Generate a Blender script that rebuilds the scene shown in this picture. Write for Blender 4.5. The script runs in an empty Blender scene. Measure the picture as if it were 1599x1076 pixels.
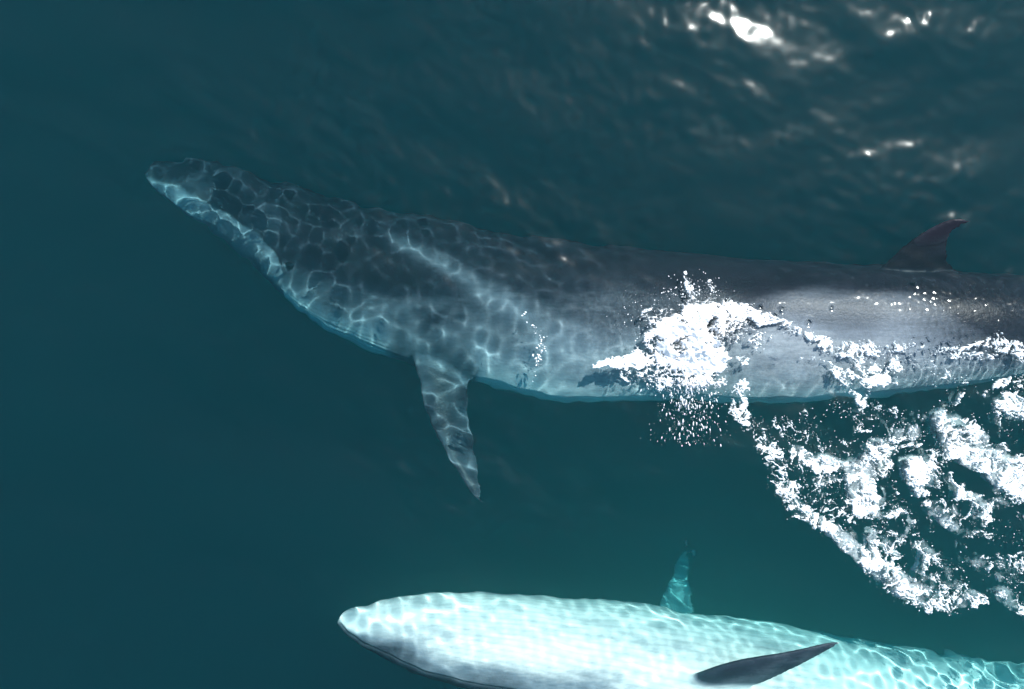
import bpy, math, random
import numpy as np
from mathutils import Vector
rng = np.random.default_rng(7)
random.seed(7)
C = bpy.context.scene.collection
S = bpy.context.scene
R = np.radians

# ------------------------------------------------------------------ camera, sky, sun, exposure
H = 11.0                      # drone height above the sea (m)
PPM = 136.0                   # photo pixels per metre at the surface
cam = bpy.data.cameras.new('camera')
cam.sensor_width = 36.0
cam.lens = 36.0 * H / (1599 / PPM)
cam.clip_end = 4000
co = bpy.data.objects.new('camera', cam); C.objects.link(co)
co.location = (0, 0, H)
S.camera = co

SUN_AZ, SUN_ZEN = 58.0, 37.0  # azimuth from +x, angle from the zenith
W = bpy.data.worlds.new('World'); S.world = W; W.use_nodes = True
nt = W.node_tree; nt.nodes.clear()
sky = nt.nodes.new('ShaderNodeTexSky'); sky.sky_type = 'NISHITA'; sky.sun_disc = False
sky.sun_elevation = R(90 - SUN_ZEN); sky.sun_rotation = R(90 - SUN_AZ)
sky.dust_density = 0.6; sky.air_density = 1.0
bg = nt.nodes.new('ShaderNodeBackground'); bg.inputs[1].default_value = 0.14
wo = nt.nodes.new('ShaderNodeOutputWorld')
tc_ = nt.nodes.new('ShaderNodeTexCoord'); cn = nt.nodes.new('ShaderNodeTexNoise')     # faint broken cloud, added to the sky to mottle the water's reflections
cn.inputs['Scale'].default_value = 5.0; cn.inputs['Detail'].default_value = 6; cn.inputs['Roughness'].default_value = 0.6; cn.inputs['Distortion'].default_value = 0.4
cr_ = nt.nodes.new('ShaderNodeMapRange'); cr_.inputs[1].default_value = 0.50; cr_.inputs[2].default_value = 0.68; cr_.inputs[4].default_value = 0.06
cm_ = nt.nodes.new('ShaderNodeMix'); cm_.data_type = 'RGBA'; cm_.inputs[7].default_value = (5.0, 6.0, 7.4, 1)
nt.links.new(tc_.outputs['Generated'], cn.inputs[0]); nt.links.new(cn.outputs[0], cr_.inputs[0]); nt.links.new(cr_.outputs[0], cm_.inputs[0])
nt.links.new(sky.outputs[0], cm_.inputs[6]); nt.links.new(cm_.outputs[2], bg.inputs[0]); nt.links.new(bg.outputs[0], wo.inputs[0])

sl = bpy.data.lights.new('sun', 'SUN'); sl.energy = 5.0; sl.angle = R(0.5); sl.color = (1.0, 0.97, 0.93)
so = bpy.data.objects.new('sun', sl); C.objects.link(so)
sd = Vector((math.cos(R(SUN_AZ)) * math.sin(R(SUN_ZEN)), math.sin(R(SUN_AZ)) * math.sin(R(SUN_ZEN)), math.cos(R(SUN_ZEN))))
so.rotation_euler = sd.to_track_quat('Z', 'Y').to_euler()
so.location = sd * 40
sl.cycles.is_caustics_light = True

S.view_settings.view_transform = 'Standard'; S.view_settings.look = 'None'
S.view_settings.gamma = 1.0; S.view_settings.use_curve_mapping = False
S.view_settings.exposure = 1.0
S.render.engine = 'CYCLES'
cy = S.cycles
cy.use_denoising = True
cy.max_bounces = 10; cy.transmission_bounces = 8; cy.volume_bounces = 3; cy.diffuse_bounces = 2; cy.glossy_bounces = 3
cy.transparent_max_bounces = 12
cy.caustics_refractive = True; cy.caustics_reflective = False
cy.sample_clamp_indirect = 4.0; cy.sample_clamp_direct = 0

# ------------------------------------------------------------------ helpers
def w2(px, py, z=0.0):
    """photo pixel -> world x, y at height z (below the surface the water lifts things to 3/4 of their depth)"""
    z = np.asarray(z, float)
    d = np.where(z < 0, -0.75 * z, -z)
    f = (H + d) / H / PPM
    return (np.asarray(px, float) - 799.5) * f, (538.0 - np.asarray(py, float)) * f

def sstep(a, b, x):
    t = np.clip((x - a) / (b - a), 0, 1); return t * t * (3 - 2 * t)

def mesh_obj(name, verts, faces, mat=None, smooth=True, parent=None):
    me = bpy.data.meshes.new(name)
    verts = np.asarray(verts, np.float32); faces = np.asarray(faces, np.int32)
    me.vertices.add(len(verts)); me.vertices.foreach_set('co', verts.ravel())
    n, k = faces.shape
    me.loops.add(n * k); me.loops.foreach_set('vertex_index', faces.ravel())
    me.polygons.add(n); me.polygons.foreach_set('loop_start', np.arange(0, n * k, k, dtype=np.int32))
    me.polygons.foreach_set('use_smooth', np.full(n, smooth))
    me.update(calc_edges=True); me.validate()
    if mat: me.materials.append(mat)
    o = bpy.data.objects.new(name, me); C.objects.link(o)
    if parent: o.parent = parent
    return o

def new_mat(name):
    m = bpy.data.materials.new(name); m.use_nodes = True
    m.node_tree.nodes.clear()
    return m, m.node_tree.nodes, m.node_tree.links

def tag(o, label=None, cat=None, group=None, kind=None):
    for k, v in (('label', label), ('category', cat), ('group', group), ('kind', kind)):
        if v: o[k] = v
    return o

# ------------------------------------------------------------------ whale shapes
def interp(tab, x):
    t = np.array(tab, float); return np.interp(x, t[:, 0], t[:, 1])
def smooth_interp(tab, x):
    """monotone-ish cubic (Catmull-Rom tangents on uneven knots)"""
    t = np.array(tab, float); X, Y = t[:, 0], t[:, 1]
    m = np.gradient(Y, X); x = np.clip(x, X[0], X[-1])
    i = np.clip(np.searchsorted(X, x) - 1, 0, len(X) - 2)
    h = X[i + 1] - X[i]; u = (x - X[i]) / h
    return ((2*u**3 - 3*u**2 + 1) * Y[i] + (u**3 - 2*u**2 + u) * h * m[i] + (-2*u**3 + 3*u**2) * Y[i+1] + (u**3 - u**2) * h * m[i+1])

def vnoise(p, seed):
    """cheap 3-D gradient-free noise: sum of random sines, about -1..1"""
    r = np.random.default_rng(seed); out = np.zeros(len(p))
    for _ in range(14):
        k = r.normal(size=3); k = k / np.linalg.norm(k) * (0.6 + 0.9 * r.random()); out += np.sin(p @ k * 2 * math.pi + r.random() * 6.283)
    return out / 4.0

class Whale:
    def __init__(s, top, bot, peak, ratio, dorsal, shear):
        s.top, s.bot, s.peak, s.ratio, s.dorsal, s.shear = top, bot, peak, ratio, dorsal, shear
    def section(s, px):
        """world section at photo column px: x, centre y, centre z, half sizes"""
        yt, yb = smooth_interp(s.top, px), smooth_interp(s.bot, px)
        pk = smooth_interp(s.peak, px); rt = interp(s.ratio, px)
        h = np.maximum((yb - yt) / 2 / PPM, 0.004)
        cz = pk - h * rt
        for _ in range(4):
            x, ya = w2(px, yt, cz + s.shear * h); x, yc = w2(px, yb, cz - s.shear * h)
            h = np.maximum((ya - yc) / 2, 0.004); cz = pk - h * rt
        x, _ = w2(px, yt, cz)
        return x, (ya + yc) / 2, cz, h, h * rt
    def table(s):
        P = np.linspace(s.top[0][0], s.top[-1][0], 420)
        P = s.top[0][0] + (s.top[-1][0] - s.top[0][0]) * np.linspace(0, 1, 420) ** 1.25
        s.P = P; s.X, s.CY, s.CZ, s.HY, s.HZ = s.section(P)
        s.ND = 128
        return s
    def loft(s):
        phi = np.arange(s.ND) / s.ND * 2 * math.pi
        V = []
        for i in range(len(s.P)):
            cyv, czv, hy, hz = s.CY[i], s.CZ[i], s.HY[i], s.HZ[i]
            phd = R(interp(s.dorsal, s.P[i]))
            d = np.angle(np.exp(1j * (phi - phd)))
            rr = s.profile(s.P[i], d)
            u = hy * rr * np.cos(phi); w = hz * rr * np.sin(phi)
            V.append(np.stack([np.full(s.ND, s.X[i]), cyv + u, czv + w + s.shear * u], -1))
        V = np.concatenate(V); n = len(s.P); m = s.ND
        a = np.arange(n - 1)[:, None] * m + np.arange(m)[None]; b = np.arange(n - 1)[:, None] * m + (np.arange(m)[None] + 1) % m
        f = np.stack([a, a + m, b + m, b], -1).reshape(-1, 4)
        V = np.concatenate([V, [[s.X[0] - 0.01, s.CY[0], s.CZ[0]], [s.X[-1] + 0.01, s.CY[-1], s.CZ[-1]]]])
        c0, c1 = n * m, n * m + 1; k = np.arange(m)
        f = [tuple(q) for q in f] + [(c0, int(j), int((j + 1) % m)) for j in k] + [(c1, (n-1)*m + int((j + 1) % m), (n-1)*m + int(j)) for j in k]
        return V, f
    def locate(s, co):
        o = np.argsort(s.X)
        x = co[:, 0]
        cyv = np.interp(x, s.X, s.CY); czv = np.interp(x, s.X, s.CZ); hy = np.interp(x, s.X, s.HY); hz = np.interp(x, s.X, s.HZ)
        p = np.interp(x, s.X, s.P); dy = co[:, 1] - cyv
        u = dy / hy; w = (co[:, 2] - czv - s.shear * dy) / hz
        phi = np.arctan2(w, u); r = np.hypot(u, w)
        phd = R(interp(s.dorsal, p)); delta = np.angle(np.exp(1j * (phi - phd)))
        return p, phi, r, delta
    def z_top(s, x, y):
        cyv = np.interp(x, s.X, s.CY); czv = np.interp(x, s.X, s.CZ); hy = np.interp(x, s.X, s.HY); hz = np.interp(x, s.X, s.HZ)
        u = (y - cyv) / hy
        z = czv + hz * np.sqrt(np.clip(1 - u * u, 0, 1)) + s.shear * (y - cyv)
        return np.where((np.abs(u) < 1) & (x > s.X[0]) & (x < s.X[-1]), z, -9)

# --- the near whale, lying on its side with its back towards the top
w1 = Whale(
    top=[(228,264),(240,253),(262,248),(300,247),(350,258),(400,271),(470,290),(540,311),(600,325),(700,345),(800,367),(900,378),(1000,388),(1100,397),(1200,405),(1300,411),(1400,415),(1500,424),(1599,432),(1700,450),(1800,470),(1900,490),(1990,505)],
    bot=[(228,270),(240,290),(262,312),(300,341),(350,375),(400,415),(450,463),(500,504),(560,536),(620,560),(680,578),(735,594),(800,611),(860,625),(920,629),(1000,627),(1080,625),(1150,630),(1250,629),(1330,624),(1400,616),(1500,604),(1599,588),(1700,566),(1800,548),(1900,538),(1990,532)],
    peak=[(228,-1.15),(300,-1.0),(400,-0.86),(500,-0.74),(600,-0.64),(700,-0.52),(800,-0.40),(900,-0.26),(1000,-0.17),(1100,-0.09),(1200,-0.03),(1300,-0.005),(1400,0.0),(1500,-0.02),(1599,-0.09),(1700,-0.25),(1850,-0.5),(1990,-0.65)],
    ratio=[(228,0.55),(400,0.54),(600,0.58),(900,0.64),(1200,0.72),(1500,0.85),(1990,1.0)],
    dorsal=[(228,24),(600,22),(1000,25),(1400,33),(1990,35)], shear=0.04)
def prof1(px, d):
    head = float(sstep(235, 330, px) * sstep(640, 520, px))
    r = 1 + 0.025 * head * np.exp(-(d / 0.16) ** 2)                       # rostral ridge
    r = r - 0.025 * head * np.exp(-((np.abs(d) - 0.55) / 0.28) ** 2)
    r = r + 0.03 * math.exp(-((px - 540) / 14) ** 2) * np.exp(-(d / 0.30) ** 2)   # splash guard in front of the blowholes
    aft = float(sstep(1200, 1500, px))
    r = r + 0.05 * aft * np.exp(-(d / 0.22) ** 2)                        # keel behind the fin
    return r
w1.profile = prof1; w1.table()

# ------------------------------------------------------------------ sea surface
def make_waves():
    r = np.random.default_rng(21)
    comp = []
    def band(n, l0, l1, slope, spread, main):
        for _ in range(n):
            lam = l0 * (l1 / l0) ** r.random()
            th = main + spread * r.normal()
            k = 2 * math.pi / lam
            comp.append((k * math.cos(th), k * math.sin(th), slope / k / math.sqrt(n) * 1.41, r.random() * 6.283, lam))
    band(9, 2.0, 5.0, 0.030, 0.35, R(82))
    band(16, 0.8, 2.0, 0.026, 0.4, R(80))
    band(34, 0.30, 0.8, 0.054, 0.6, R(72))
    band(40, 0.13, 0.30, 0.056, 1.2, R(60))
    return comp
WAVES = make_waves()
PATCH = [(2*math.pi/l*math.cos(a), 2*math.pi/l*math.sin(a), p) for l, a, p in
         ((6.1, .4, 1.0), (4.3, 1.9, 2.2), (3.1, 2.7, .3), (2.3, 1.2, 4.0), (8.5, 1.4, 5.2))]
def wave_z(x, y, lmin=0.0):
    x = np.asarray(x, float); y = np.asarray(y, float)
    patch = sum(np.cos(a * x + b * y + p) for a, b, p in PATCH) / 2.2
    amp_s = np.clip(0.8 + 0.4 * patch, 0.4, 1.3) * (1 - 0.40 * sstep(1.3, 2.5, y - 0.28 * np.clip(-x, -1, 4)))     # the water beyond the back lies calmer
    far = np.clip((np.hypot(x, y) - 11) / 14, 0, 1)
    z = np.zeros_like(x)
    for kx, ky, a, ph, lam in WAVES:
        if lam < lmin: continue
        f = 1.0 if lam > 2 else (1 - far)
        z += a * np.cos(kx * x + ky * y + ph) * (f if lam > 0.8 else (f * amp_s if lam < 0.5 else f * (0.4 + 0.6 * amp_s)))
    return z
_r = np.random.default_rng(4)
FILM = [(2*math.pi/l*math.cos(t), 2*math.pi/l*math.sin(t), l * 0.13 / 6.283 / 3.0, p) for l, t, p in
        ((0.048 + 0.05 * _r.random(), _r.normal() * 1.2, _r.random() * 6.28) for _ in range(26))]
def sea_z(x, y, lmin=0.0):
    """the waves, lifted into a thin rippled film of water where the whale's back would break them"""
    z = wave_z(x, y, lmin)
    top = w1.z_top(x, y) + 0.016
    k = 0.10
    h = np.clip(0.5 + 0.5 * (top - z) / k, 0, 1)
    out = z * (1 - h) + top * h + k * h * (1 - h)
    near = np.clip((top - z + 0.30) / 0.30, 0, 1)
    for qx, qy, qr in ((1189,479,8), (1222,483,8), (1211,492,6), (1263,504,9), (1300,480,6), (1138,466,5)):   # dimples and rings left by drops falling back
        ax, ay = w2(qx, qy); rr = np.hypot(x - ax, y - ay) / (qr / PPM)
        out = out - 0.014 * np.exp(-(rr / 0.6) ** 2) + 0.005 * np.exp(-((rr - 1.0) / 0.3) ** 2)
    if lmin == 0:
        rp = np.zeros_like(out)
        for kx, ky, a, p in FILM: rp += a * np.cos(kx * x + ky * y + p)
        calm = 0.35 + 1.0 * sstep(3.9, 5.2, x) + 0.35 * sstep(2.4, 1.2, x) + 0.4 * sstep(0.75, 0.95, y)
        out = out + rp * near * calm
    return out

def axis_coords(h, step, grow, far):
    a = list(np.arange(0, h, step)); s = step
    while a[-1] < far:
        s *= grow; a.append(a[-1] + s)
    a = np.array(a); return np.concatenate([-a[:0:-1], a])

def surface_mat():
    m, n, l = new_mat('sea_surface')
    rf = n.new('ShaderNodeBsdfRefraction'); rf.inputs['IOR'].default_value = 1.333; rf.inputs['Roughness'].default_value = 0.0
    ge = n.new('ShaderNodeNewGeometry'); mp = n.new('ShaderNodeMapping'); mp.inputs['Scale'].default_value = (0.45, 0.9, 1)
    no = n.new('ShaderNodeTexNoise'); no.inputs['Scale'].default_value = 1.0; no.inputs['Detail'].default_value = 5; no.inputs['Roughness'].default_value = 0.6
    mr = n.new('ShaderNodeMapRange'); mr.inputs[1].default_value = 0.42; mr.inputs[2].default_value = 0.68; mr.inputs[3].default_value = 0.08; mr.inputs[4].default_value = 0.19
    l.new(ge.outputs['Position'], mp.inputs[0]); l.new(mp.outputs[0], no.inputs[0]); l.new(no.outputs[0], mr.inputs[0])
    g1 = n.new('ShaderNodeBsdfGlossy'); l.new(mr.outputs[0], g1.inputs['Roughness'])      # wind-ruffled ripples too fine to model
    g2 = n.new('ShaderNodeBsdfGlossy'); g2.inputs['Roughness'].default_value = 0.03
    gm = n.new('ShaderNodeMixShader'); gm.inputs[0].default_value = 0.012; l.new(g1.outputs[0], gm.inputs[1]); l.new(g2.outputs[0], gm.inputs[2])
    fr = n.new('ShaderNodeFresnel'); fr.inputs[0].default_value = 1.333
    mx = n.new('ShaderNodeMixShader'); l.new(fr.outputs[0], mx.inputs[0]); l.new(rf.outputs[0], mx.inputs[1]); l.new(gm.outputs[0], mx.inputs[2])
    o = n.new('ShaderNodeOutputMaterial'); l.new(mx.outputs[0], o.inputs[0])
    return m

ABSORB = (0.90, 0.105, 0.105)        # per metre
SCATTER = (0.048, 0.186, 0.170)      # per metre
def water_mat():
    m, n, l = new_mat('sea_water')
    ab = n.new('ShaderNodeVolumeAbsorption'); sc = n.new('ShaderNodeVolumeScatter'); ad = n.new('ShaderNodeAddShader')
    ab.inputs['Density'].default_value = 1.0; ab.inputs['Color'].default_value = tuple(1 - a for a in ABSORB) + (1,)
    sc.inputs['Density'].default_value = 1.0; sc.inputs['Color'].default_value = SCATTER + (1,)
    sc.inputs['Anisotropy'].default_value = 0.2
    o = n.new('ShaderNodeOutputMaterial')
    l.new(ab.outputs[0], ad.inputs[0]); l.new(sc.outputs[0], ad.inputs[1]); l.new(ad.outputs[0], o.inputs[1])
    return m

def build_sea(step=0.0155):
    xs = axis_coords(6.6, step, 1.08, 260); ys = axis_coords(4.7, step, 1.08, 260)
    X, Y = np.meshgrid(xs, ys, indexing='ij'); nx, ny = X.shape
    Z = sea_z(X, Y)
    Z[0, :] = Z[-1, :] = 0; Z[:, 0] = Z[:, -1] = 0
    top = np.stack([X, Y, Z], -1).reshape(-1, 3)
    I = np.arange(nx * ny).reshape(nx, ny)
    f = np.stack([I[:-1, :-1], I[1:, :-1], I[1:, 1:], I[:-1, 1:]], -1).reshape(-1, 4)
    o = mesh_obj('sea_surface', top, f, surface_mat())
    o['kind'] = 'structure'
    o.cycles.is_caustics_caster = True
    return o

def build_water_body(step=0.11):
    """the water itself: a closed volume whose top follows the waves a finger's breadth above the surface sheet"""
    xs = axis_coords(6.6, step, 1.1, 262); ys = axis_coords(4.7, step, 1.1, 262)
    X, Y = np.meshgrid(xs, ys, indexing='ij'); nx, ny = X.shape
    Z = sea_z(X, Y, lmin=0.5) + 0.045
    lo = np.full_like(Z, -30.0)
    top = np.stack([X, Y, Z], -1).reshape(-1, 3); bot = np.stack([X, Y, lo], -1).reshape(-1, 3)
    I = np.arange(nx * ny).reshape(nx, ny); B = I + nx * ny
    f = [np.stack([I[:-1, :-1], I[1:, :-1], I[1:, 1:], I[:-1, 1:]], -1).reshape(-1, 4),
         np.stack([B[:-1, :-1], B[:-1, 1:], B[1:, 1:], B[1:, :-1]], -1).reshape(-1, 4)]
    ring = np.concatenate([I[:, 0], I[-1, 1:], I[-2::-1, -1], I[0, -2:0:-1]])
    r2 = np.roll(ring, -1)
    f.append(np.stack([ring, B.ravel()[ring], B.ravel()[r2], r2], -1))
    o = mesh_obj('sea_water', np.concatenate([top, bot]), np.concatenate(f), water_mat())
    o['kind'] = 'structure'
    return o
sea = build_sea(); body_of_water = build_water_body()


def blade(stations, tip, thick):
    """a fin or flipper: stations of (leading px, trailing px, z_lead, z_trail), closed airfoil sections, rounded tip"""
    m = 22; V = []
    n = len(stations); sts = []
    arr = np.array([[a[0], a[1], b[0], b[1], z0, z1] for a, b, z0, z1 in stations], float)
    tt = np.linspace(0, n - 1, 36)
    for t in tt:
        sts.append([smooth_interp(np.stack([np.arange(n), arr[:, k]], 1), np.array([t]))[0] for k in range(6)])
    for j, (ax, ay, bx, by, z0, z1) in enumerate(sts):
        L = np.array([*w2(ax, ay, z0), z0]); T = np.array([*w2(bx, by, z1), z1])
        th = thick[0] + (thick[1] - thick[0]) * (j / (len(sts) - 1))
        nrm = np.array([0, 0, 1.0])
        for k in range(m):
            a = 2 * math.pi * k / m
            c = 0.5 - 0.5 * math.cos(a)
            y = 0.5 * th * math.sin(a) * (1.25 - 0.75 * c)
            V.append(L + (T - L) * c + nrm * y)
    tp = np.array([*w2(tip[0], tip[1], tip[2]), tip[2]]); c0 = np.mean(V[:m], axis=0)
    k = len(sts); f = []
    for j in range(k - 1):
        for i in range(m):
            f.append((j*m + i, j*m + (i+1) % m, (j+1)*m + (i+1) % m, (j+1)*m + i))
    V = np.concatenate([np.array(V), [tp, c0]])
    for i in range(m):
        f.append(((k-1)*m + i, (k-1)*m + (i+1) % m, k*m)); f.append((i, k*m + 1, (i+1) % m))
    return V, f

def fuse(name, pieces, voxel):
    """weld the shells of one animal into a single continuous skin"""
    vs, fs, off = [], [], 0
    for V, f in pieces:
        vs.append(V); fs += [tuple(int(i) + off for i in q) for q in f]; off += len(V)
    me = bpy.data.meshes.new(name); me.from_pydata([tuple(v) for v in np.concatenate(vs)], [], fs); me.validate()
    import bmesh
    parts = bmesh.new(); parts.from_mesh(me); bmesh.ops.recalc_face_normals(parts, faces=parts.faces); parts.to_mesh(me); parts.free()
    o = bpy.data.objects.new(name, me); C.objects.link(o)
    r = o.modifiers.new('r', 'REMESH'); r.mode = 'VOXEL'; r.voxel_size = voxel
    q = o.modifiers.new('s', 'SMOOTH'); q.iterations = 7; q.factor = 0.5
    dg = bpy.context.evaluated_depsgraph_get()
    m2 = bpy.data.meshes.new_from_object(o.evaluated_get(dg)); m2.name = name
    o.modifiers.clear(); o.data = m2
    m2.polygons.foreach_set('use_smooth', np.ones(len(m2.polygons), bool))
    return o

def get_co(me):
    a = np.empty(len(me.vertices) * 3, np.float32); me.vertices.foreach_get('co', a); return a.reshape(-1, 3).astype(float)
def get_no(me):
    a = np.empty(len(me.vertices) * 3, np.float32); me.vertices.foreach_get('normal', a); return a.reshape(-1, 3).astype(float)
def set_attr(me, name, v):
    at = me.attributes.new(name, 'FLOAT', 'POINT'); at.data.foreach_set('value', np.asarray(v, np.float32))

def skin_mat(name, dark, mid, pale, gloss, mottle=0.42):
    m, n, l = new_mat(name)
    def N(t, **k):
        x = n.new(t)
        for a, b in k.items(): setattr(x, a, b)
        return x
    tc = N('ShaderNodeTexCoord')
    pig = N('ShaderNodeAttribute', attribute_name='pigment'); ple = N('ShaderNodeAttribute', attribute_name='pleat'); rid = N('ShaderNodeAttribute', attribute_name='groove')
    n1 = N('ShaderNodeTexNoise'); n1.inputs['Scale'].default_value = 1.6; n1.inputs['Detail'].default_value = 7; n1.inputs['Roughness'].default_value = 0.65
    mp = N('ShaderNodeMapping'); mp.inputs['Scale'].default_value = (0.35, 1.6, 1.6)
    l.new(tc.outputs['Object'], mp.inputs[0]); l.new(mp.outputs[0], n1.inputs[0])
    n2 = N('ShaderNodeTexNoise'); n2.inputs['Scale'].default_value = 26; n2.inputs['Detail'].default_value = 4; l.new(tc.outputs['Object'], n2.inputs[0])
    # long scratches
    mp2 = N('ShaderNodeMapping'); mp2.inputs['Scale'].default_value = (1.2, 9, 9); mp2.inputs['Rotation'].default_value = (0, 0, 0.25)
    n3 = N('ShaderNodeTexNoise'); n3.inputs['Scale'].default_value = 3.0; n3.inputs['Detail'].default_value = 3; n3.inputs['Distortion'].default_value = 0.6
    l.new(tc.outputs['Object'], mp2.inputs[0]); l.new(mp2.outputs[0], n3.inputs[0])
    def M(op, a, b, clamp=False):
        x = N('ShaderNodeMath', operation=op, use_clamp=clamp)
        for i, v in enumerate((a, b)):
            if isinstance(v, (int, float)): x.inputs[i].default_value = v
            else: l.new(v, x.inputs[i])
        return x.outputs[0]
    amp = M('ADD', M('MULTIPLY', pig.outputs['Fac'], 0.9), 0.22, True)      # dark skin is less blotched than pale skin
    p = M('ADD', pig.outputs['Fac'], M('MULTIPLY', M('MULTIPLY', M('SUBTRACT', n1.outputs[0], 0.5), mottle * 1.5), amp))
    p = M('ADD', p, M('MULTIPLY', M('MULTIPLY', M('SUBTRACT', n3.outputs[0], 0.5), 0.3), amp))
    p = M('ADD', p, M('MULTIPLY', M('MULTIPLY', M('SUBTRACT', n2.outputs[0], 0.5), 0.2), amp), True)
    cr = N('ShaderNodeValToRGB'); e = cr.color_ramp.elements
    e[0].position = 0.0; e[0].color = dark + (1,)
    e[1].position = 1.0; e[1].color = pale + (1,)
    q = e.new(0.5); q.color = mid + (1,)
    q = e.new(0.13); q.color = tuple(c * 1.9 for c in dark) + (1,)
    l.new(p, cr.inputs[0])
    # pale round bite scars and spots
    vo = N('ShaderNodeTexVoronoi'); vo.inputs['Scale'].default_value = 3.2; l.new(tc.outputs['Object'], vo.inputs[0])
    sp = N('ShaderNodeMapRange'); sp.inputs[1].default_value = 0.035; sp.inputs[2].default_value = 0.09; sp.inputs[3].default_value = 0.12; sp.inputs[4].default_value = 0.0
    l.new(vo.outputs['Distance'], sp.inputs[0])
    mx = N('ShaderNodeMix', data_type='RGBA'); l.new(sp.outputs[0], mx.inputs[0]); l.new(cr.outputs[0], mx.inputs[6]); mx.inputs[7].default_value = mid + (1,)
    # the grooves between pleats and along the mouth line are coloured darker
    mg = N('ShaderNodeMix', data_type='RGBA'); l.new(M('MULTIPLY', rid.outputs['Fac'], 0.85), mg.inputs[0]); l.new(mx.outputs[2], mg.inputs[6]); mg.inputs[7].default_value = tuple(c * 0.35 for c in mid) + (1,)
    b = N('ShaderNodeBsdfPrincipled'); l.new(mg.outputs[2], b.inputs['Base Color'])
    b.inputs['Roughness'].default_value = gloss; b.inputs['IOR'].default_value = 1.38; b.inputs['Specular IOR Level'].default_value = 0.12   # wet skin under water: almost no index step
    bp = N('ShaderNodeBump'); bp.inputs['Strength'].default_value = 0.35; bp.inputs['Distance'].default_value = 0.01
    n4 = N('ShaderNodeTexNoise'); n4.inputs['Scale'].default_value = 42; n4.inputs['Detail'].default_value = 3; l.new(tc.outputs['Object'], n4.inputs[0])
    l.new(n4.outputs[0], bp.inputs['Height']); l.new(bp.outputs[0], b.inputs['Normal'])
    o = N('ShaderNodeOutputMaterial'); l.new(b.outputs[0], o.inputs[0])
    return m


def finish_whale(w, o, fins, mouth, pigment, pleat_range, mat):
    me = o.data; co_ = get_co(me); no = get_no(me)
    p, phi, r, delta = w.locate(co_)
    a = np.abs(delta)
    # which fin, if any
    best = np.full(len(co_), 9.0); fin_pig = np.zeros(len(co_))
    for V, pg, low in fins:
        ctr = V[:-2].reshape(-1, 22, 3).mean(1); rad = np.linalg.norm(V[:-2].reshape(-1, 22, 3) - ctr[:, None], axis=2).max(1)
        for c, q in zip(ctr, rad):
            d = np.linalg.norm(co_ - c, axis=1) / (q * 1.1 + 0.03)
            u = d < best; best[u] = d[u]; fin_pig[u] = np.where(no[u, 2] > -0.25, pg, low)
    isfin = np.maximum(sstep(1.03, 1.14, r) * (best < 1.25), 0.85 * sstep(1.12, 0.8, best) * (p < 1000))
    # mouth line: angle from the dorsal line at every column of the jaw
    mx = np.array([m[0] for m in mouth], float); md = np.array([m[1] for m in mouth], float)
    ml = R(1) * np.interp(p, mx, md)
    inj = (p < mx[-1]) & (p > mx[0])
    arc = (a - ml) * 0.5 * (np.interp(co_[:, 0], w.X, w.HY) + np.interp(co_[:, 0], w.X, w.HZ))   # metres past the lip line
    g = np.exp(-(arc / 0.030) ** 2) * inj * sstep(mx[-1], mx[-1] - 18, p)
    lip = 0.6 * sstep(-0.005, 0.05, arc) * np.exp(-(np.clip(arc, 0, 9) / 0.25)) * inj * sstep(mx[-1], mx[-1] - 60, p)
    disp = -0.022 * g + 0.03 * lip
    # throat pleats
    v = math.pi - a
    n_pl = 30
    wob = 0.06 * vnoise(co_ * np.array([0.5, 1, 1]), 3)
    ridge = 0.5 + 0.5 * np.cos((v + wob * 0.3) * 2 * n_pl)
    x0, x1, aw, pdeep = pleat_range
    pm = pdeep * sstep(x0, x0 + 70, p) * sstep(x1, x1 - 120, p) * sstep(aw, aw - 12, np.degrees(v)) * (1 - isfin)
    pm *= 1 - (1 - sstep(0.06, 0.16, arc)) * (p > mx[0]) * sstep(mx[-1], mx[-1] - 60, p)
    disp += -0.008 * (1 - ridge) ** 3 * pm
    disp += 0.012 * vnoise(co_ * 0.9, 5) * (1 - isfin) * 0.6
    co2 = co_ + no * disp[:, None]
    me.vertices.foreach_set('co', co2.astype(np.float32).ravel())
    pg = pigment(p, np.degrees(a), delta, co_, inj, arc)
    pg = pg * (1 - isfin) + isfin * (fin_pig + 0.05 * vnoise(co_ * 3, 9))
    set_attr(me, 'pigment', pg); set_attr(me, 'pleat', pm)
    set_attr(me, 'groove', np.clip((1 - ridge) ** 4 * pm + g * 0.9, 0, 1))
    me.materials.clear(); me.materials.append(mat)
    o.cycles.is_caustics_receiver = True
    me.update()

# --- the near whale: skin, fins and flukes
fl1 = blade([((610,500),(768,530),-1.10,-1.12),((640,545),(748,566),-0.92,-0.95),((655,592),(732,606),-0.86,-0.90),((667,645),(733,652),-0.80,-0.86),((686,690),(740,700),-0.76,-0.84),((709,732),(749,738),-0.70,-0.74),((734,768),(755,768),-0.67,-0.68)], (757,790,-0.66), (0.22, 0.055))
df1 = blade([((1340,452),(1535,464),-0.60,-0.62),((1366,427),(1508,434),-0.40,-0.42),((1388,404),(1484,409),-0.20,-0.21),((1412,383),(1480,390),-0.06,-0.07),((1434,367),(1482,374),0.0,0.0),((1457,353),(1489,361),0.05,0.05),((1480,343),(1503,352),0.09,0.09),((1498,340),(1514,348),0.11,0.11)], (1520,346,0.12), (0.13, 0.05))
fk1 = blade([((1900,500),(2060,520),-0.7,-0.7),((1975,640),(2080,620),-0.95,-0.95),((2050,760),(2110,740),-1.1,-1.1),((2110,830),(2135,820),-1.2,-1.2)], (2145,845,-1.25), (0.16, 0.04))
fk2 = blade([((1900,520),(2060,505),-0.6,-0.6),((1960,400),(2070,420),-0.35,-0.35),((2030,290),(2095,310),-0.2,-0.2),((2090,225),(2120,235),-0.15,-0.15)], (2130,212,-0.12), (0.16, 0.04))
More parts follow.
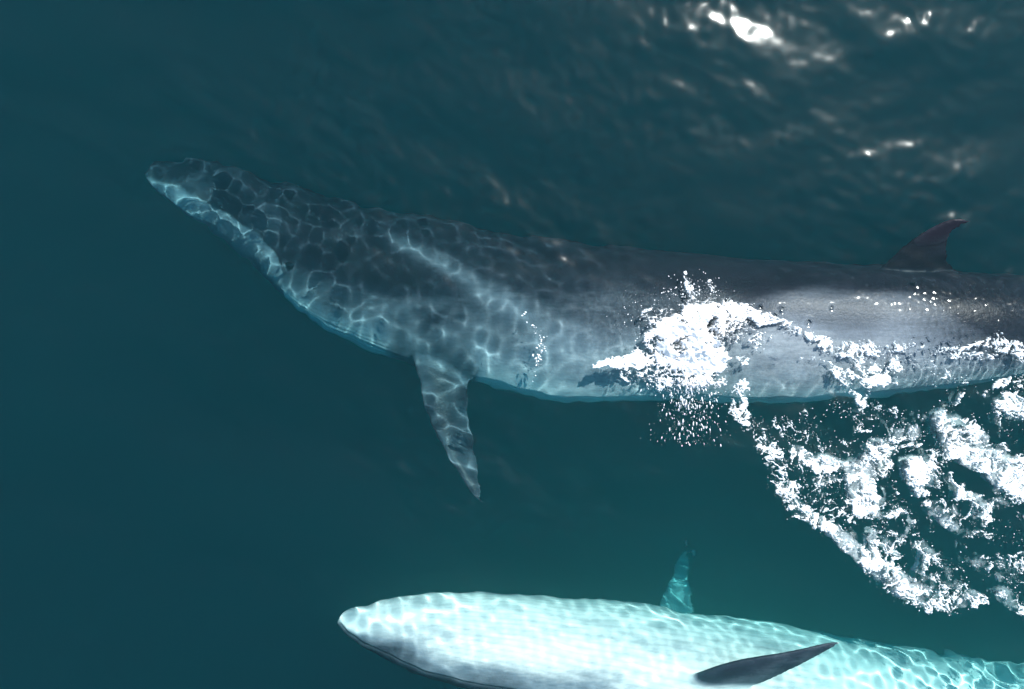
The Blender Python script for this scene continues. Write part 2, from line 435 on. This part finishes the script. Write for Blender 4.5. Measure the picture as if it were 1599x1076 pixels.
fr1 = blade([((640,500),(750,500),-1.9,-1.9),((690,520),(780,540),-2.5,-2.5),((760,560),(830,570),-3.1,-3.1),((830,600),(860,605),-3.5,-3.5)], (880,625,-3.7), (0.16, 0.04))
wo1 = fuse('whale', [w1.loft(), fl1, df1, fk1, fk2, fr1], 0.02)
def pig1(p, a, delta, co_, inj, arc):
    n = vnoise(co_ * 0.8, 11)
    up = interp([(228,84),(445,84),(560,76),(700,64),(900,38),(1080,34),(1200,22),(1360,20),(1450,36),(1520,62),(1990,80)], p)   # where the dark back ends
    wd = interp([(900,20),(1200,16),(1400,16),(1500,22)], p)
    g = 0.06 + (0.17 + 0.03 * sstep(1100, 1250, p)) * sstep(up - wd * 0.5, up + wd, a + 6 * n) + 0.34 * sstep(up + 18, up + 50, a + 5 * n) + 0.42 * sstep(105, 145, a + 5 * n)
    # pale chevron sweeping back from behind the head
    bl = np.exp(-((a - interp([(560,20),(640,38),(800,62),(900,75)], p)) / 11) ** 2) * sstep(570, 640, p) * sstep(900, 780, p) * (delta > 0)
    g += 0.22 * bl
    dk = np.exp(-((p - 620) / 60) ** 2 - ((a - 62) / 16) ** 2) * (delta > 0)
    g -= 0.16 * dk
    jaw = inj & (arc > 0)
    g = np.where(jaw, 0.40 + 0.06 * n, g)
    g = np.where(inj & (arc <= 0), 0.15 + 0.06 * n, g)
    return g
d_m = []
for mx_, my_ in ((229,268),(245,272),(262,278),(290,292),(320,310),(350,328),(385,352),(410,368),(428,388),(440,408),(447,424)):
    x_, cy_, cz_, h_, _ = w1.section(np.array([float(mx_)]))
    _, yy = w2(mx_, my_, cz_ + 0.5 * h_); ph = math.degrees(math.acos(float(np.clip((yy - cy_) / h_, -1, 1)[0])))
    d_m.append((mx_, ph - interp(w1.dorsal, mx_)))
finish_whale(w1, wo1, [(fl1[0], 0.20, 0.8), (df1[0], 0.02, 0.02), (fk1[0], 0.1, 0.8), (fk2[0], 0.1, 0.8), (fr1[0], 0.7, 0.15)], d_m, pig1, (350, 760, 66, 0.5),
             skin_mat('dark_whale_skin', (0.010, 0.012, 0.017), (0.20, 0.225, 0.26), (0.70, 0.73, 0.75), 0.30))
tag(wo1, 'large dark grey whale on its side with curved dorsal fin breaking the surface', 'whale', 'two whales swimming side by side')

# --- the second whale, rolled belly up along the bottom edge
w2_ = Whale(
    top=[(529,966),(536,958),(560,949),(600,938),(660,930),(740,928),(820,930),(900,937),(980,939),(1060,949),(1150,960),(1240,974),(1330,992),(1430,1010),(1520,1027),(1600,1042),(1750,1085),(1900,1120),(2000,1145)],
    bot=[(529,972),(536,982),(560,1002),(600,1028),(650,1051),(700,1066),(760,1084),(850,1112),(950,1145),(1050,1175),(1150,1192),(1300,1205),(1430,1212),(1520,1214),(1600,1212),(1750,1206),(1900,1200),(2000,1195)],
    peak=[(529,-0.50),(600,-0.36),(700,-0.30),(800,-0.29),(950,-0.30),(1050,-0.34),(1150,-0.42),(1300,-0.56),(1450,-0.70),(1600,-0.9),(1800,-1.6),(2000,-2.0)],
    ratio=[(529,0.7),(650,0.7),(900,0.8),(1200,0.95),(2000,1.0)],
    dorsal=[(529,225),(2000,225)], shear=-0.05)
w2_.profile = lambda px, d: np.ones_like(d)
w2_.table()
fl2 = blade([((1020,1070),(1050,1135),-0.85,-0.9),((1066,1058),(1096,1100),-0.46,-0.56),((1112,1042),(1138,1080),-0.26,-0.50),((1160,1029),(1186,1068),-0.20,-0.42),((1208,1021),(1226,1050),-0.17,-0.33),((1256,1012),(1268,1029),-0.15,-0.26),((1292,1003),(1298,1013),-0.17,-0.19)], (1318,1001,-0.15), (0.24, 0.05))
fr2 = blade([((1000,1010),(1105,1010),-1.4,-1.4),((1018,965),(1092,965),-1.8,-1.8),((1032,935),(1086,935),-2.2,-2.2),((1045,905),(1082,905),-2.5,-2.5),((1057,878),(1080,878),-2.8,-2.8),((1066,858),(1079,858),-3.0,-3.0)], (1074,838,-3.2), (0.16, 0.05))
wo2 = fuse('whale.001', [w2_.loft(), fl2, fr2], 0.018)
wo2.name = 'whale.001'
def pig2(p, a, delta, co_, inj, arc):
    n = vnoise(co_ * 0.8, 12)
    g = 0.06 + 0.30 * sstep(62, 84, a + 6 * n) + 0.62 * sstep(106, 142, a + 6 * n)
    g2 = np.where(arc > 0, 0.30 + 0.08 * n + 0.62 * sstep(106, 142, a + 6 * n), 0.07)
    t = sstep(900, 800, p); g = np.where(inj, g2 * t + g * (1 - t), g)
    return g
d_m2 = []
for mx_, my_ in ((530,970),(548,986),(575,1004),(610,1023),(650,1042),(700,1056),(760,1067),(830,1078),(900,1092)):
    x_, cy_, cz_, h_, _ = w2_.section(np.array([float(mx_)]))
    _, yy = w2(mx_, my_, cz_ + 0.4 * h_); ph = math.degrees(math.acos(float(np.clip((yy - cy_) / h_, -1, 1)[0])))
    d_m2.append((mx_, interp(w2_.dorsal, mx_) - ph))
finish_whale(w2_, wo2, [(fl2[0], 0.16, 0.10), (fr2[0], 0.95, 0.2)], d_m2, pig2, (640, 1330, 78, 0.25),
             skin_mat('pale_whale_skin', (0.014, 0.018, 0.026), (0.24, 0.27, 0.31), (0.80, 0.78, 0.75), 0.4, 0.75))
tag(wo2, 'white bellied whale rolled belly up at the bottom edge with dark flipper across it', 'whale', 'two whales swimming side by side')

# ------------------------------------------------------------------ eyes
def eye(whale, w, px, ang, side):
    x, cyv, czv, hy, hz = [float(v[0]) for v in w.section(np.array([float(px)]))]
    ph = R(interp(w.dorsal, px) + side * ang)
    u, v = hy * math.cos(ph), hz * math.sin(ph)
    import bmesh
    bm = bmesh.new(); bmesh.ops.create_uvsphere(bm, u_segments=14, v_segments=9, radius=0.045)
    me = bpy.data.meshes.new('eye'); bm.to_mesh(me); bm.free()
    for q in me.polygons: q.use_smooth = True
    m, n, l = new_mat('eye_dark')
    b = n.new('ShaderNodeBsdfPrincipled'); b.inputs['Base Color'].default_value = (0.006, 0.006, 0.008, 1); b.inputs['Roughness'].default_value = 0.12
    oo = n.new('ShaderNodeOutputMaterial'); l.new(b.outputs[0], oo.inputs[0]); me.materials.append(m)
    o = bpy.data.objects.new('eye', me); C.objects.link(o); o.parent = whale
    o.location = (x, cyv + u * 0.985, czv + v * 0.985 + w.shear * u); o.scale = (1.3, 0.8, 0.8)
for s_ in (1, -1): eye(wo1, w1, 462, 92, s_)
for s_ in (1, -1): eye(wo2, w2_, 905, 74, s_)

# ------------------------------------------------------------------ foam
def lattice(x, y, sc, seed):
    r = np.random.default_rng(seed).random((256, 256))
    x = x / sc; y = y / sc; i = np.floor(x).astype(int); j = np.floor(y).astype(int); u = x - i; v = y - j
    u = u*u*u*(u*(6*u-15)+10); v = v*v*v*(v*(6*v-15)+10)
    i &= 255; j &= 255; i1 = (i + 1) & 255; j1 = (j + 1) & 255
    return (r[i, j]*(1-u) + r[i1, j]*u)*(1-v) + (r[i, j1]*(1-u) + r[i1, j1]*u)*v
def fbm(x, y, sc, seed, octs=4, gain=0.55):
    s_, a, t = 0, 1.0, 0
    for o in range(octs):
        s_ = s_ + a * lattice(x + 37.2 * o, y - 19.7 * o, sc / 2**o, seed + o); t += a; a *= gain
    return s_ / t
def worley(x, y, sc, seed):
    r = np.random.default_rng(seed); jx = r.random((256, 256)); jy = r.random((256, 256))
    x = x / sc; y = y / sc; i = np.floor(x).astype(int); j = np.floor(y).astype(int)
    f1 = np.full(x.shape, 9.0); f2 = np.full(x.shape, 9.0)
    for di in (-1, 0, 1):
        for dj in (-1, 0, 1):
            a, b = i + di, j + dj
            d = np.hypot(a + jx[a & 255, b & 255] - x, b + jy[a & 255, b & 255] - y)
            n1 = d < f1; f2 = np.where(n1, f1, np.minimum(f2, d)); f1 = np.where(n1, d, f1)
    return f1, f2

STROKES = [  # x1, y1, x2, y2, radius 1, radius 2, density
    # splash over the flank
    (1040,515,1095,490,20,20,1.35),(1040,552,1095,556,24,34,1.35),(1078,495,1108,560,20,26,1.3),(1010,575,1060,590,16,22,0.9),(1020,530,1045,570,14,16,1.0),(1060,580,1105,585,20,20,0.95),(1110,512,1150,505,16,14,0.9),(1100,482,1165,488,15,14,1.1),(1165,488,1215,504,13,8,1.1),(1215,504,1275,532,7,7,1.0),
    (1000,562,1050,560,12,20,1.1),(924,572,1000,561,2.5,13,1.35),(1120,508,1185,528,22,18,0.62),(1040,590,1112,596,24,20,0.66),(972,588,1015,592,10,14,0.55),
    (1110,552,1162,562,5,4,0.72),(1071,432,1080,475,5,10,0.55),(1112,440,1108,475,4,10,0.5),(1012,492,1040,500,10,18,0.5),(1070,610,1075,640,18,8,0.42),(1108,600,1118,625,8,4,0.6),
    # broken foam along the waterline
    (1262,524,1330,548,8,9,0.82),(1290,542,1345,560,8,10,0.75),(1335,545,1385,547,10,8,0.62),(1350,565,1402,577,16,12,0.5),(1300,577,1365,598,5,7,0.78),
    (1350,600,1395,590,10,6,0.98),(1253,556,1303,571,3,3,0.85),(1308,588,1345,625,7,9,0.8),(1345,628,1398,642,9,6,0.52),(1384,640,1392,682,3,2,0.7),(1360,600,1345,640,5,5,0.7),
    (1455,552,1540,535,5,6,0.6),(1540,535,1604,552,10,14,0.85),(1485,556,1548,558,5,6,0.9),(1553,518,1572,545,4,6,0.6),(1380,548,1440,540,8,6,0.5),(1335,548,1352,595,6,6,0.7),(1440,536,1470,545,4,5,0.45),
    # outer band of the wake
    (1156,600,1152,640,9,14,0.66),(1152,640,1185,672,14,15,0.82),(1185,672,1204,715,15,17,0.86),(1204,715,1222,755,18,18,0.84),(1222,755,1240,792,18,16,0.86),(1240,792,1290,822,15,12,0.9),
    (1290,822,1335,858,12,13,0.86),(1335,858,1378,893,14,18,0.86),(1378,893,1420,920,18,20,0.82),(1420,920,1478,945,20,18,0.84),(1478,948,1528,940,15,8,0.76),(1528,935,1534,942,6,6,0.85),
    # lace inside the wake
    (1190,658,1238,664,9,8,0.5),(1232,670,1300,700,16,20,0.46),(1225,720,1275,748,20,24,0.52),(1250,760,1325,800,18,18,0.44),(1330,825,1380,858,14,16,0.5),(1265,690,1330,700,12,16,0.44),
    (1237,708,1262,716,12,10,0.92),(1276,728,1300,725,13,12,1.05),(1300,718,1330,730,9,9,0.7),(1310,750,1275,768,5,5,0.55),(1300,690,1306,660,4,3,0.5),(1340,668,1360,672,7,5,0.6),
    # solid clumps
    (1345,740,1380,702,24,24,0.95),(1352,788,1340,748,22,20,1.05),(1380,770,1362,800,12,14,0.7),(1385,700,1432,672,16,14,0.72),(1425,690,1445,650,10,8,0.6),(1474,648,1486,690,14,18,1.0),(1470,640,1500,632,14,10,0.5),
    (1502,665,1530,692,20,22,0.92),(1488,704,1560,722,18,22,1.12),(1545,722,1640,775,28,40,1.15),(1424,762,1440,728,20,22,1.12),(1460,750,1450,710,14,16,0.75),(1500,772,1492,738,12,12,1.0),
    (1500,765,1545,792,11,10,0.82),(1545,792,1600,772,10,12,0.62),(1576,632,1604,640,20,22,0.82),(1560,618,1563,700,4,5,0.62),(1536,614,1566,598,7,6,0.75),(1560,598,1600,590,5,5,0.5),
    (1497,614,1497,634,4,4,1.0),(1520,612,1560,605,4,5,0.42),(1566,700,1604,740,8,14,0.72),(1590,600,1604,610,8,8,0.75),(1560,640,1575,690,8,10,0.5),(1518,645,1545,628,3,3,0.62),
    (1455,788,1490,800,12,12,0.66),(1474,812,1492,822,9,9,0.82),(1430,800,1470,806,4,4,0.66),(1408,842,1428,815,3,3,0.8),(1425,800,1430,822,3,3,0.66),(1455,806,1450,840,3,2,0.6),
    (1362,835,1366,862,9,8,1.0),(1390,850,1400,868,11,9,0.78),(1436,852,1468,872,13,13,0.62),(1446,876,1440,892,9,8,0.95),(1468,872,1486,902,11,9,0.68),(1440,905,1500,925,20,18,0.52),
    (1380,800,1420,800,6,5,0.6),(1392,830,1412,846,8,6,0.5),(1532,805,1548,812,9,7,0.75),(1505,838,1520,832,4,4,0.7),(1503,848,1506,856,4,4,0.75),(1520,832,1562,838,5,6,0.5),
    (1504,878,1534,888,6,6,0.55),(1530,895,1535,885,5,4,0.6),(1540,885,1604,872,12,16,0.55),(1570,905,1604,900,12,16,0.7),(1557,927,1585,930,5,9,0.85),(1580,938,1604,962,10,10,0.72),(1470,895,1500,915,10,8,0.5),(1490,890,1500,908,6,6,0.5),
    (1500,800,1640,850,26,30,0.26),(1400,740,1480,860,40,40,0.26),(1300,640,1420,660,16,16,0.24),(1250,660,1340,820,30,40,0.26),(1400,560,1500,600,26,20,0.2),
    # open water between the clumps
    (1488,722,1500,745,8,10,-1.6),(1516,738,1545,756,5,8,-1.2),(1402,728,1412,765,6,10,-1.3),(1370,768,1378,770,7,6,-0.9),(1412,770,1440,800,7,7,-0.7),(1535,640,1560,690,12,8,-0.9),(1440,700,1446,716,4,5,-0.8),(1048,538,1058,545,6,6,-0.5),
    (1484,756,1486,772,4,4,-0.8),(1455,830,1490,860,16,14,-0.4),
]
GX0, GX1, GY0, GY1, GS = 905, 1640, 415, 985, 0.62
def foam_field():
    gx = np.arange(GX0, GX1, GS); gy = np.arange(GY0, GY1, GS)
    X, Y = np.meshgrid(gx, gy, indexing='ij')
    wx = X + 9 * (fbm(X, Y, 22, 1) - 0.5) * 2 + 3.0 * (fbm(X, Y, 6, 5, 2) - 0.5) * 2
    wy = Y + 9 * (fbm(X, Y, 22, 2) - 0.5) * 2 + 3.0 * (fbm(X, Y, 6, 6, 2) - 0.5) * 2
    D = np.zeros_like(X); neg = np.zeros_like(X)
    for x1, y1, x2, y2, r1, r2, d in STROKES:
        m = max(r1, r2) * 2 + 12
        i0, i1 = np.searchsorted(gx, [min(x1, x2) - m, max(x1, x2) + m]); j0, j1 = np.searchsorted(gy, [min(y1, y2) - m, max(y1, y2) + m])
        if i0 >= i1 or j0 >= j1: continue
        sl_ = (slice(i0, i1), slice(j0, j1)); px, py = wx[sl_], wy[sl_]
        L2 = (x2-x1)**2 + (y2-y1)**2 + 1e-6
        t = np.clip(((px - x1)*(x2-x1) + (py - y1)*(y2-y1)) / L2, 0, 1)
        dist = np.hypot(px - x1 - t*(x2-x1), py - y1 - t*(y2-y1)) / (r1 + (r2-r1)*t)
        v = d * (1 - sstep(0.55, 1.45, dist))
        if d > 0: D[sl_] = np.maximum(D[sl_], v)
        else: neg[sl_] = np.minimum(neg[sl_], v)
    D = np.where((D > 0.2) & (Y < 606), D + 0.13, D) + neg
    # threads of foam round dark cells, at three sizes, stretched and swirled with the flow
    sx = X + 16 * (fbm(X, Y, 34, 7, 3) - 0.5) * 2 + 4 * (fbm(X, Y, 9, 8, 3) - 0.5) * 2
    sy = Y + 16 * (fbm(X, Y, 34, 9, 3) - 0.5) * 2 + 4 * (fbm(X, Y, 9, 10, 3) - 0.5) * 2
    def threads(sc, seed, w):
        a1, a2 = worley(sx, sy * 1.15, sc, seed); return np.exp(-((a2 - a1) / w) ** 2)
    T = 0.30 * threads(19, 31, 0.22) + 0.26 * threads(9, 32, 0.26) + 0.20 * threads(4.4, 33, 0.32)
    swirl = fbm(sx, sy, 20, 40, 6, 0.66) - 0.5
    ridg = 1 - np.abs(2 * fbm(sx, sy, 13, 44, 4, 0.6) - 1) * 3.2
    gr = fbm(X, Y, 2.4, 50, 2, 0.7) - 0.5
    F = D * 0.95 - np.where(Y > 606, 1.11, 1.03) + 1.9 * swirl + 1.15 * T + 0.10 * ridg + 0.55 * gr
    F = np.where(D < 0.06, -1, F)
    return gx, gy, X, Y, D, F

def foam_mat():
    m, n, l = new_mat('foam')
    d = n.new('ShaderNodeBsdfDiffuse'); d.inputs[0].default_value = (0.76, 0.79, 0.80, 1)
    t = n.new('ShaderNodeBsdfTranslucent'); t.inputs[0].default_value = (0.80, 0.85, 0.86, 1)
    g = n.new('ShaderNodeBsdfGlossy'); g.inputs['Roughness'].default_value = 0.25
    a = n.new('ShaderNodeMixShader'); a.inputs[0].default_value = 0.22
    b = n.new('ShaderNodeMixShader'); b.inputs[0].default_value = 0.06
    tr = n.new('ShaderNodeBsdfTransparent'); c = n.new('ShaderNodeMixShader')
    at = n.new('ShaderNodeAttribute'); at.attribute_name = 'cover'
    o = n.new('ShaderNodeOutputMaterial')
    l.new(d.outputs[0], a.inputs[1]); l.new(t.outputs[0], a.inputs[2]); l.new(a.outputs[0], b.inputs[1]); l.new(g.outputs[0], b.inputs[2])
    l.new(at.outputs['Fac'], c.inputs[0]); l.new(tr.outputs[0], c.inputs[1]); l.new(b.outputs[0], c.inputs[2]); l.new(c.outputs[0], o.inputs[0])
    return m
FOAM = foam_mat()
gx, gy, FX, FY, FD, FF = foam_field()

def grid_patch(name, keep_v, Z, cover, WX, WY):
    nx, ny = FX.shape
    q = keep_v[:-1, :-1] | keep_v[1:, :-1] | keep_v[1:, 1:] | keep_v[:-1, 1:]
    I = np.arange(nx * ny).reshape(nx, ny)
    f = np.stack([I[:-1, :-1][q], I[:-1, 1:][q], I[1:, 1:][q], I[1:, :-1][q]], -1)
    used = np.unique(f); mp = np.full(nx * ny, -1); mp[used] = np.arange(len(used))
    V = np.stack([WX, WY, Z], -1).reshape(-1, 3)[used]
    o = mesh_obj(name, V, mp[f], FOAM)
    set_attr(o.data, 'cover', cover.ravel()[used])
    o.cycles.is_caustics_receiver = True
    return o

wx_, wy_ = w2(FX, FY, 0.02)
base = sea_z(wx_, wy_, lmin=0.2)
splash_zone = (FX < 1150) & (FY < 640) | (FX < 1245) & (FY < 535)
relief = 0.004 * (fbm(FX, FY, 6, 60, 3) - 0.5) * 2 + 0.05 * (fbm(FX, FY, 26, 61, 2) - 0.5)
z_f = base + np.clip(FF * 0.06, 0, 0.03) + relief * sstep(0, 0.35, FF) + 0.006
cov = sstep(-0.16, 0.34, FF + 0.5 * (fbm(FX, FY, 9, 66, 4, 0.7) - 0.5) * sstep(0.9, 0.2, FF)) ** 3.8
k1 = (FF > -0.16) & ~splash_zone
o = grid_patch('sea_foam', k1, z_f, cov, wx_, wy_)
tag(o, 'lacy white wake foam fanning out behind the near whale', kind='stuff')
lift = 0.22 * np.exp(-((FX - 1085) / 60) ** 2 - ((FY - 530) / 50) ** 2) * (0.4 + 1.2 * fbm(FX, FY, 14, 70, 3)) + 0.06 * np.exp(-((FY - 488) / 14) ** 2) * (FX > 1090)
k2 = (FF > -0.16) & splash_zone
o = grid_patch('splash_foam', k2, z_f + lift * sstep(0.0, 0.4, FF), cov, wx_, wy_)
tag(o, 'burst of white splash foam where water breaks over the flank of the near whale', kind='stuff')

# clouds of fine bubbles hanging just under the surface, three thin layers
Dw = np.where(FX > 1180, FD, 0)
for li, (dz, sd_, amt) in enumerate(((0.05, 80, 0.72), (0.14, 85, 0.6), (0.28, 90, 0.5))):
    sm = sstep(0.60, 1.30, FD + 1.3 * (fbm(FX, FY, 26, sd_, 5, 0.62) - 0.5)) * sstep(1225, 1300, FX) * sstep(605, 650, FY)
    c_ = amt * sm
    o = grid_patch('bubble_cloud', c_ > 0.02, base - dz - 0.03 * fbm(FX, FY, 20, sd_ + 3, 2), c_, wx_, wy_)
    tag(o, 'milky cloud of fine bubbles below the wake foam', kind='stuff')

# ------------------------------------------------------------------ spray
def droplets():
    t = (1 + 5 ** 0.5) / 2
    iv = np.array([(-1,t,0),(1,t,0),(-1,-t,0),(1,-t,0),(0,-1,t),(0,1,t),(0,-1,-t),(0,1,-t),(t,0,-1),(t,0,1),(-t,0,-1),(-t,0,1)], float); iv /= np.linalg.norm(iv[0])
    fi = np.array([(0,11,5),(0,5,1),(0,1,7),(0,7,10),(0,10,11),(1,5,9),(5,11,4),(11,10,2),(10,7,6),(7,1,8),(3,9,4),(3,4,2),(3,2,6),(3,6,8),(3,8,9),(4,9,5),(2,4,11),(6,2,10),(8,6,7),(9,8,1)])
    P, Sc, A = [], [], []
    r = np.random.default_rng(99)
    # streaks thrown down from the splash
    for _ in range(800):
        a = R(88 + r.normal() * 10); d = 30 + 105 * r.random() ** 1.6; ox = 1072 + r.normal() * 20
        x = ox + math.cos(a) * d; y = 562 + math.sin(a) * d
        size = (0.0014 + 0.008 * r.random() ** 5) * (1.2 - 0.4 * d / 135); P.append((x, y, 0.05 + 0.30 * r.random())); Sc.append((size * (1.5 + 3.5 * r.random()), size, size)); A.append(-a)
    for _ in range(260):      # drops thrown up over the back and forward
        x = 1080 + r.normal() * 26; y = 458 + r.normal() * 14
        size = 0.0016 + 0.007 * r.random() ** 4; P.append((x, y, 0.10 + 0.2 * r.random())); Sc.append((size * 1.5, size, size)); A.append(1.5 + r.normal() * 0.4)
    for _ in range(150):
        x = 1010 + r.normal() * 26; y = 500 + r.normal() * 22
        size = 0.0016 + 0.005 * r.random() ** 4; P.append((x, y, 0.06 + 0.1 * r.random())); Sc.append((size * 1.5, size, size)); A.append(0.8)
    for _ in range(170):      # sparkle above the pectoral wake
        y = 540 + r.normal() * 22; x = 838 + 10 * math.sin((y - 505) / 17) + r.normal() * 5 * (0.4 + 1.5 * r.random() ** 2) + (y - 540) * 0.2
        size = 0.0012 + 0.009 * r.random() ** 5; P.append((x, y, 0.01)); Sc.append((size * 1.8, size, size * 0.6)); A.append(-0.5 + r.normal() * 0.4)
    # loose flecks round the foam
    cand = np.argwhere((FD > 0.10) & (FF > -0.55) & (FF < -0.02)); cand = cand[r.integers(0, len(cand), 1800)]
    for i, j in cand:
        size = 0.0016 + 0.0050 * r.random() ** 4; P.append((FX[i, j] + r.normal() * 3, FY[i, j] + r.normal() * 3, 0.012)); Sc.append((size * (1 + r.random()), size, size * 0.7)); A.append(r.random() * 6.28)
    for _ in range(70):      # stray drops beside the dorsal fin and over the open water
        x = 1240 + 360 * r.random(); y = 640 + 60 * r.random()
        size = 0.002 + 0.003 * r.random(); P.append((x, y, 0.02)); Sc.append((size, size, size)); A.append(0)
    P = np.array(P); Sc = np.array(Sc); A = np.array(A)
    x, y = w2(P[:, 0], P[:, 1], P[:, 2]); z = sea_z(x, y, lmin=0.2) + P[:, 2]
    L = iv[None] * Sc[:, None]; ca, sa = np.cos(A)[:, None], np.sin(A)[:, None]
    V = np.stack([L[..., 0] * ca - L[..., 1] * sa + x[:, None], L[..., 0] * sa + L[..., 1] * ca + y[:, None], L[..., 2] + z[:, None]], -1).reshape(-1, 3)
    f = (fi[None] + 12 * np.arange(len(P))[:, None, None]).reshape(-1, 3)
    o = mesh_obj('spray_droplets', V, f, FOAM); set_attr(o.data, 'cover', np.ones(len(V)))
    tag(o, 'white spray drops thrown from the splash and scattered round the foam', kind='stuff')
droplets()
